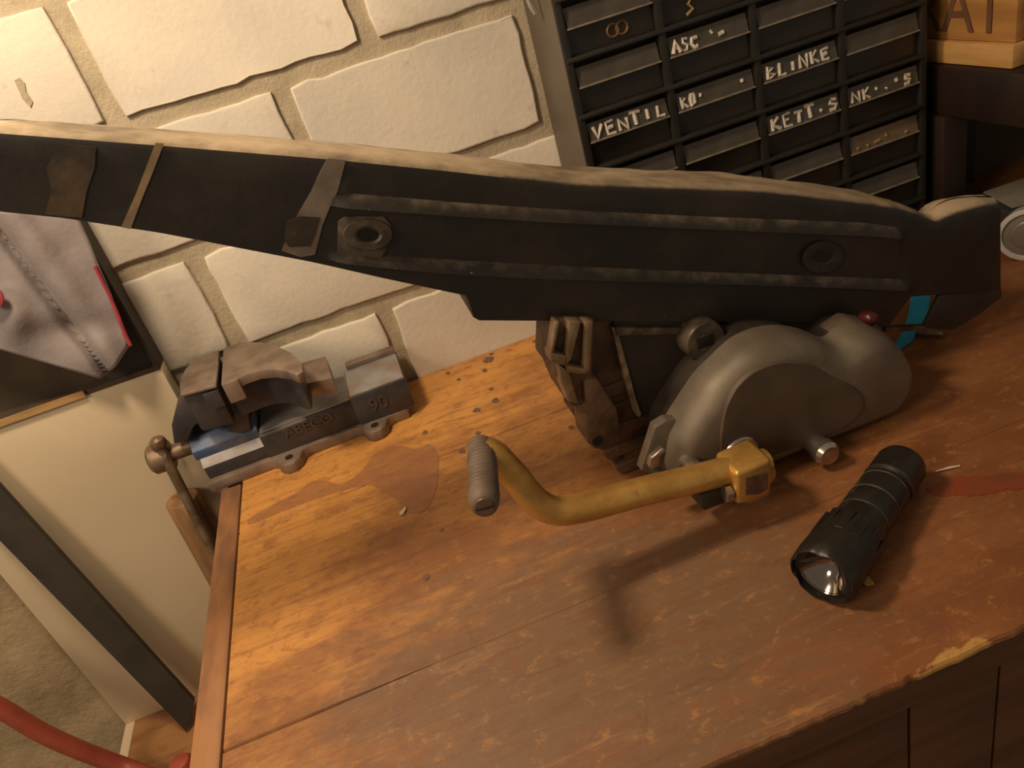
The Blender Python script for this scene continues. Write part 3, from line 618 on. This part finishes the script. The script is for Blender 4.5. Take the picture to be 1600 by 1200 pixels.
def write(s, x, y, z, w, h, rad, mt, parent, tilt=(.0034, .0164)):
    n = len(s); cwid = w/n
    for i, ch in enumerate(s):
        bm = bmn()
        if not STK[ch]: bm.free(); continue
        for st in STK[ch]:
            pts = []
            for (a, b_) in st:
                v = h*(b_*(1+.10*math.sin(i*2.3))+.05*math.sin(i*5.1)); pts.append((x+cwid*(i+.12+.72*a)+rng.normal(0, .0004), y+v*tilt[0]/tilt[1], z+v))
            tube(bm, pts, rad*(1+rng.normal(0, .12)), 6)
        obj('written_letter', bm, mt, parent)
labels = {(4, 0): ('VENTIL', 'ink', .078, .0110), (5, 1): ("ASC '-", 'ink', .055, .010), (4, 1): ("RO'    '", 'ink', .072, .0105), (4, 2): ('BLINKE', 'ink', .072, .011), (3, 2): ('KETT.S', 'ink', .078, .0115), (3, 3): ("NK'.'S", 'ink', .072, .0095), (2, 3): ("..-' .", 'inkbrown', .07, .007)}
def drawer(r, c_):
    x = CX0+.004+c_*CXP+.0043; z = r*DZ-.0141
    org = (x, YD, z)
    # label lip sits at z + .0254 ; rows chosen so that lip heights follow the measured .114, .1655, .216 ...
    d = bpy.data.objects.new('drawer', me_d); COL.objects.link(d); d.location = org; adopt(d, DC)
    ORG[d.name] = Vector(org)
    l = bpy.data.objects.new('label_band', me_lb if (r, c_) in ((2, 3),) else me_l); COL.objects.link(l); l.location = org; l.parent = d; l.matrix_parent_inverse = Matrix.Translation(-Vector(org))
    e = bpy.data.objects.new('label_lip', me_e); COL.objects.link(e); e.location = org; e.parent = d; e.matrix_parent_inverse = Matrix.Translation(-Vector(org))
    if (r, c_) in labels:
        s, mt, wd_, hh = labels[(r, c_)]
        write(s, x+.004, YD-.0046, z+.0284, wd_, hh, .0018, mt, d)
        d['label'] = 'drawer with handwritten label'
    if (r, c_) == (6, 0):
        for k in (-1, 1):
            bm = bmn(); cx_, cz_ = x+.048+k*.0045, z+.0135
            tube(bm, [(cx_+.0055*math.cos(a), YD-.0012, cz_+.0055*math.sin(a)) for a in (2*math.pi*i/16 for i in range(17))], .0012, 6)
            obj('brass_ring', bm, 'copper', d)
    if (r, c_) == (6, 1):
        write('3', x+.022, YD-.0012, z+.006, .012, .016, .0014, 'inkbrown', d, (0, 1))
for r in range(1, ROWS+1):
    for c_ in range(4): drawer(r, c_)
h = smooth_path([(CX0-.001, .745, .375), (CX0-.010, .741, .362), (CX0-.010, .740, .345), (CX0-.007, .740, .335)], 4)
bm = tube(bmn(), h, .0035, 8, asp=(1, .6)); o = obj('side_handle', bm, 'clear', DC); o['label'] = 'milky plastic side handle'

# ------------------------------------------------------------------ right background: stand, crate, case, sheet, jar
SX = .612
DS = thing('shelf_stand', 'dark brown wooden stand under the lettered crate', 'shelf', (SX+.2, .7, 0))
bm = bmn(); box(bm, SX+.004, SX+.46, .60, .797, .122, .172); bevel(bm, .002); obj('top_board', bm, 'darkwood', DS)
for (a, b_, c_, d) in ((SX, SX+.030, .700, .735), (SX+.004, SX+.028, .770, .797), (SX+.43, SX+.46, .61, .64), (SX+.43, SX+.46, .76, .795)):
    bm = bmn(); box(bm, a, b_, c_, d, 0, .122); bevel(bm, .0015); obj('post', bm, 'darkwood', DS)
bm = bmn(); box(bm, SX+.004, SX+.46, .792, .7985, 0, .122); obj('back_board', bm, 'olive', DS)
bm = bmn(); box(bm, SX+.090, SX+.110, .775, .792, 0, .122); obj('post', bm, 'darkwood', DS)
CR = thing('wooden_crate', 'orange-brown wooden crate printed with dark capital letters', 'crate', (SX+.2, .7, .172))
cx0, cy0, cy1 = .630, .632, .796
zc = .1725
bm = bmn(); box(bm, cx0, cx0+.010, cy0+.002, cy1, zc+.022, zc+.20); bevel(bm, .0012); obj('side_board', bm, 'crate', CR)
bm = bmn(); box(bm, cx0-.006, cx0+.012, cy0-.002, cy1, zc, zc+.0215); bevel(bm, .0015); obj('bottom_slat', bm, 'cratelight', CR)
bm = bmn(); box(bm, cx0+.012, cx0+.30, cy0, cy0+.012, zc+.022, zc+.20); obj('front_board', bm, 'crate', CR)
bm = bmn(); box(bm, cx0+.012, cx0+.30, cy0, cy1, zc, zc+.02); obj('base_board', bm, 'crate', CR)
bm = bmn(); box(bm, cx0+.29, cx0+.30, cy0+.012, cy1, zc+.022, zc+.20); obj('side_board', bm, 'crate', CR)
bm = bmn(); box(bm, cx0+.012, cx0+.29, cy1-.012, cy1, zc+.022, zc+.20); obj('back_board', bm, 'crate', CR)
# letters run from the wall towards the room on the left side board
mt_ = Matrix.Translation((cx0-.0006, cy1-.033, zc+.030)) @ Matrix(((0, 0, -1, 0), (-1, 0, 0, 0), (0, 1, 0, 0), (0, 0, 0, 1)))
text_mesh('crate_lettering', 'RAT', .068, .0006, mt_ @ Matrix.Scale(.92, 4, (1, 0, 0)), 'crateink', CR)
bm = bmn(); box(bm, .640, .86, .565, .70, 0, .022); bevel(bm, .004, 3); o = obj('flat_case', bm, 'darkcase'); 
o.name = 'plastic_case'; tag(o, 'flat dark grey plastic case lying under the crate stand', 'case')
sp = [B(1488, 316), B(1530, 288), B(1580, 292), B(1545, 322)]
bm = prism(bmn(), [(p.x, p.y, .0235) for p in [Vector((.645, .64, 0)), Vector((.72, .625, 0)), Vector((.735, .69, 0)), Vector((.66, .695, 0))]], (0, 0, .002)); bevel(bm, .0008)
tag(obj('grey_sheet', bm, 'greysheet'), 'small pale grey sheet lying on the dark plastic case', 'sheet')
jc = W(1607, 377, .574); vd = (Vector(CAM)-jc); vd.z *= .25; vd.normalize()
JR = .0305; jc = Vector((jc.x, .574, JR+.0005)); k = W(1607, 377, .574); jc.x = k.x
JA = thing('glass_jar', 'round clear plastic jar lying at the right end of the black frame', 'jar', (jc.x, jc.y, 0))
JR = .0272
jz = JR+.0004
o_ = Vector((jc.x, .574, jz)); vd.z = 0; vd.normalize()
bm = lathe(bmn(), o_-vd*.024, vd, [(0, JR*.80), (.012, JR*.90), (.019, JR*.97), (.021, JR), (.0235, JR), (.024, JR*.96), (.024, JR*.84), (.022, JR*.82)], 36, cap=False); obj('jar_wall', bm, 'jar', JA)
bm = lathe(bmn(), o_-vd*.0025, vd, [(0, JR*.83), (.0006, JR*.80), (.0010, JR*.55), (.0022, JR*.50), (.0022, JR*.2)], 32); obj('jar_base', bm, 'jarin', JA)

# ------------------------------------------------------------------ small things on the bench
pts = [B(1440, 455), B(1437, 478), B(1433, 498), B(1424, 520), B(1408, 545)]
pts = smooth_path([Vector((p.x, p.y, .004)) for p in pts], 5); bm = bmn(); wv = Vector((.0085, .002, 0))
rs = [[p-wv*1.7+Vector((0, 0, -.0035)), p+wv*1.7+Vector((0, 0, -.0035)), p+wv*1.7+Vector((0, 0, .0)), p-wv*1.7+Vector((0, 0, .0))] for p in pts]
tag(obj('plastic_strap', rings(bm, rs), 'blue'), 'bright blue plastic strap lying under the right end of the frame', 'strap')
p0_, p1_ = B(1432, 519, .004), B(1474, 521, .004)
tag(obj('steel_pin', tube(bmn(), [p0_, p1_], .0032, 10), 'bolt'), 'short steel pin lying beside the blue strap', 'pin')

FL = thing('flashlight', 'black metal flashlight with scalloped head lying on the bench', 'flashlight', B(1340, 800))
h0, t0 = B(1283, 903, .0212), B(1412, 722, .0170)
ax = (t0-h0); LF = ax.length; ax.normalize()
hd = -ax
def fpt(s): return h0+ax*s
prof = [(.004, .0150), (.004, .0188), (.000, .0195), (.0015, .0208), (.010, .0210), (.018, .0208)]
wob = lambda a, s: 1-.085*(max(0, math.cos(6*a))**2)*max(0, 1-s/.006)
bm = lathe(bmn(), h0, ax, prof, 72, cap=False, wob=wob); obj('bezel', bm, 'torch', FL, 40)
bm = lathe(bmn(), h0, ax, [(.018, .0207), (.030, .0205), (.042, .0192), (.050, .0180), (.056, .0168), (.060, .0163)], 36); obj('head', bm, 'torch', FL, 40)
for k in range(12):
    a = 2*math.pi*k/12; u, v = frame_of(ax); n = u*math.cos(a)+v*math.sin(a); tg = ax.cross(n)
    bm = bmn(); c0 = fpt(.036)+n*.0185
    prism(bm, [c0-tg*.0028-ax*.010, c0+tg*.0028-ax*.010, c0+tg*.0028+ax*.010, c0-tg*.0028+ax*.010], n*.0022); bevel(bm, .0006, 1); obj('grip_rib', bm, 'torch', FL)
B0 = .060
bm = lathe(bmn(), h0, ax, [(B0, .0160), (B0+.002, .0168), (B0+.016, .0168), (B0+.018, .0160)], 36); obj('collar', bm, 'torch', FL)
bm = lathe(bmn(), h0, ax, [(B0+.018, .0158), (B0+.020, .0164), (LF-.036, .0164), (LF-.034, .0155)], 36); obj('body_tube', bm, 'torch', FL)
bm = lathe(bmn(), h0, ax, [(LF-.034, .0150), (LF-.030, .0150), (LF-.029, .0168), (LF-.006, .0168), (LF-.002, .0155), (LF-.001, .010)], 36); obj('tail_cap', bm, 'torch', FL)
for s, r in ((B0+.0175, .01665), (LF-.0355, .0165), (LF-.0290, .0169), (B0+.0005, .0166)):
    bm = lathe(bmn(), h0, ax, [(s, r-.0006), (s+.0003, r+.0001), (s+.0010, r+.0001), (s+.0013, r-.0006)], 36, cap=False); obj('edge_ring', bm, 'torchedge', FL)
bm = lathe(bmn(), h0, ax, [(.0035, .0160), (.0075, .0135), (.0125, .0095), (.016, .005), (.017, .001)], 32, cap=False); obj('lens', bm, 'lens', FL)

def chip(px, py, pts, mt, lab, h=.0015):
    p = B(px, py); bm = prism(bmn(), [(p.x+a, p.y+b_, .0007) for a, b_ in pts], (0, 0, h)); bevel(bm, h*.3, 1)
    tag(obj('wood_chip', bm, mt), lab, 'chip')
chip(630, 801, [(-.003, -.0035), (.0005, -.004), (.004, .002), (.003, .006), (.0005, .002), (-.003, 0)], 'chip', 'small white chip lying in front of the vise')
chip(1483, 733, [(-.010, .001), (.0, -.001), (.007, -.003), (.007, -.0018), (.0, .0006), (-.010, .002)], 'chip', 'thin pale splinter beside the flashlight tail')
chip(1354, 909, [(-.003, -.004), (.002, -.005), (.003, .002), (-.001, .005), (-.0035, .002)], 'chipy', 'small yellow chip beside the flashlight head')

# ------------------------------------------------------------------ left: cream cabinet, bar, box with cloth, hose
YP = .772
LC = thing('low_cabinet', 'cream painted cabinet with tall back panel and low brown top left of the bench', 'cabinet', (-.45, .6, -.85))
zt_ = W(130, 620, YP).z; xr_ = W(262, 595, YP).x; xl_ = W(100, 1018, YP).x
zb = W(197, 1133, YP).z
tl = W(-20, 876, YP)
bm = prism(bmn(), [W(0, 662, YP), W(252, 577, YP), (xr_, YP, W(262, 600, YP).z), (xr_, YP, zb), W(197, 1133, YP), W(0, 898, YP), W(-130, 742, YP), W(-130, 706, YP)], (0, .022, 0)); bevel(bm, .001); obj('back_panel', bm, 'cream', LC)
xw = W(197, 1133, YP).x
bm = bmn(); box(bm, xw, xw+.012, .45, YP, -.85, zb+.0015); bevel(bm, .001); obj('side_panel', bm, 'cream', LC)
bm = bmn(); box(bm, xw+.012, -.245, .45, YP, zb-.02, zb); obj('top_board', bm, 'brownshelf', LC)
bm = bmn(); box(bm, xw+.012, -.245, .455, .467, -.85, zb-.02); obj('front_panel', bm, 'cream', LC)
# black bar leaning against the panel
b0 = B(296, 1146, zb+.004); 
q0, q1 = W(-70, 682, YP-.012), W(-70, 775, YP-.012)
e0, e1 = W(304, 1095, .735), W(276, 1124, .735); tipm = B(292, 1146, zb+.002)
bm = prism(bmn(), [q0, e0, tipm, e1, q1], (0, .006, 0)); bevel(bm, .0008, 1)
bar = obj('flat_bar', bm, 'blackbar'); tag(bar, 'long black flat bar leaning diagonally against the cream panel', 'bar')
v0, v1, v2, v3 = W(-20, 745, YP-.014), W(32, 806, YP-.0155), W(8, 834, YP-.0155), W(-20, 815, YP-.014)
bm = prism(bmn(), [v0, v1, v2, v3], (0, .003, 0)); o = obj('rust_band', bm, 'rustband', bar); o['label'] = 'rust-brown band'
# dark box above the panel, cloth over it
DB = thing('dark_box', 'dark open box standing on the cream back panel against the wall', 'box', (-.35, .77, zt_))
zl = W(130, 620, YP).z
tp_ = [W(252, 577, YP), W(105, 340, YP)]
xd = W(250, 575, YP).x
bm = bmn(); box(bm, xd-.004, xd, YP-.002, YW-.002, zl+.001, zl+.235); bevel(bm, .0008); obj('side_panel', bm, 'darkbox', DB)
bm = bmn(); box(bm, xd-.42, xd-.004, YW-.008, YW-.002, zl+.001, zl+.235); obj('back_panel', bm, 'inbox', DB)
bm = bmn(); box(bm, xd-.42, xd-.004, YP-.001, YW-.008, zl+.001, zl+.006); obj('base_board', bm, 'inbox', DB)
bm = bmn(); box(bm, xd-.42, xd-.004, YP-.001, YW-.002, zl+.230, zl+.235); obj('top_board', bm, 'darkbox', DB)
bm = bmn(); box(bm, xd-.42, xd-.075, YP-.004, YP-.001, zl+.0005, zl+.007); obj('edge_strip', bm, 'lightwood', DB)
bm = bmn(); box(bm, xd-.05, xd-.004, YP+.002, YP+.005, zl+.006, zl+.230); obj('front_panel', bm, 'darkbox', DB)
# cloth: grid hung in folds, right edge with pink piping
CL = thing('grey_cloth', 'crumpled grey cloth with pink piping hanging over the dark box', 'cloth', (-.3, .73, zt_))
Rt = [(120, 336), (139, 378), (156, 420), (174, 462), (190, 505), (203, 540), (182, 572), (157, 592)]
Lf = [(-160, 318), (-160, 350), (-160, 385), (-160, 418), (-160, 450), (-160, 475), (-160, 490), (-160, 500)]
def lerp2(A, s):
    x = s*(len(A)-1); i = min(int(x), len(A)-2); f = x-i
    return (A[i][0]*(1-f)+A[i+1][0]*f, A[i][1]*(1-f)+A[i+1][1]*f)
bm = bmn(); NU, NV = 44, 40; G = []
for j in range(NV+1):
    s = j/NV; r_ = lerp2(Rt, s); l_ = lerp2(Lf, s); row = []
    for i in range(NU+1):
        u_ = i/NU; px, py = l_[0]*(1-u_)+r_[0]*u_, l_[1]*(1-u_)+r_[1]*u_
        # bottom hem dips to the point at the right
        fold = .016*math.exp(-(((px-60)-(py-440)*.75)/11)**2)
        fold += -.010*math.exp(-(((px-95)-(py-440)*.70)/30)**2) + .006*math.exp(-((py-515-(px-100)*-.1)/20)**2)*math.exp(-((px-120)/60)**2)
        fold += -.012*math.exp(-((px-20)/30)**2)*math.exp(-((py-500)/40)**2) - .008*math.exp(-((px-150)/30)**2)*math.exp(-((py-560)/30)**2)
        y = YP-.022+fold+.0004*math.sin(px*.07+py*.05)
        row.append(bm.verts.new(W(px, py, y)))
    G.append(row)
for j in range(NV):
    for i in range(NU): bm.faces.new([G[j][i], G[j][i+1], G[j+1][i+1], G[j+1][i]])
co = obj('cloth_sheet', bm, 'cloth', CL, 80); sm = co.modifiers.new('thick', 'SOLIDIFY'); sm.thickness = .0022; sm.offset = 1
pp = [W(a, b_, YP-.0235) for a, b_ in [(148, 416), (160, 440), (172, 464), (184, 492), (194, 518), (204, 540)]]
obj('piping', tube(bmn(), smooth_path(pp, 4), .0017, 8), 'pink', CL)
bm = lathe(bmn(), W(-13, 465, YP-.036), (0, -1, .2), [(0, .010), (.002, .010), (.003, .008), (.003, .001)], 20); obj('patch', bm, 'pink', CL)
# red hose
hp = []
for a, b_ in [(-140, 1045), (-60, 1078), (0, 1106), (60, 1142), (120, 1170), (200, 1200), (260, 1222), (330, 1236)]:
    q = W(a, b_, .690); hp.append(q if a < 150 else Vector((q.x, .690, max(q.z, zb+.0115))) if a < 230 else B(a, b_, zb+.0115))
hose = obj('rubber_hose', tube(bmn(), smooth_path(hp, 5), .0098, 14), 'hose'); tag(hose, 'red rubber hose hanging in front of the rough plaster at lower left', 'hose')
q = B(284, 1196, zb+.010)
bm = lathe(bmn(), (q.x, q.y, zb+.0005), (0, 0, 1), [(0, .014), (.012, .014), (.017, .011), (.019, .006)], 18)
tag(obj('red_cap', bm, 'hose'), 'small red cap standing on the brown cabinet top beside the bench edge', 'cap')

# clean helper keys
for o in S.objects:
    if '_w' in o: del o['_w']
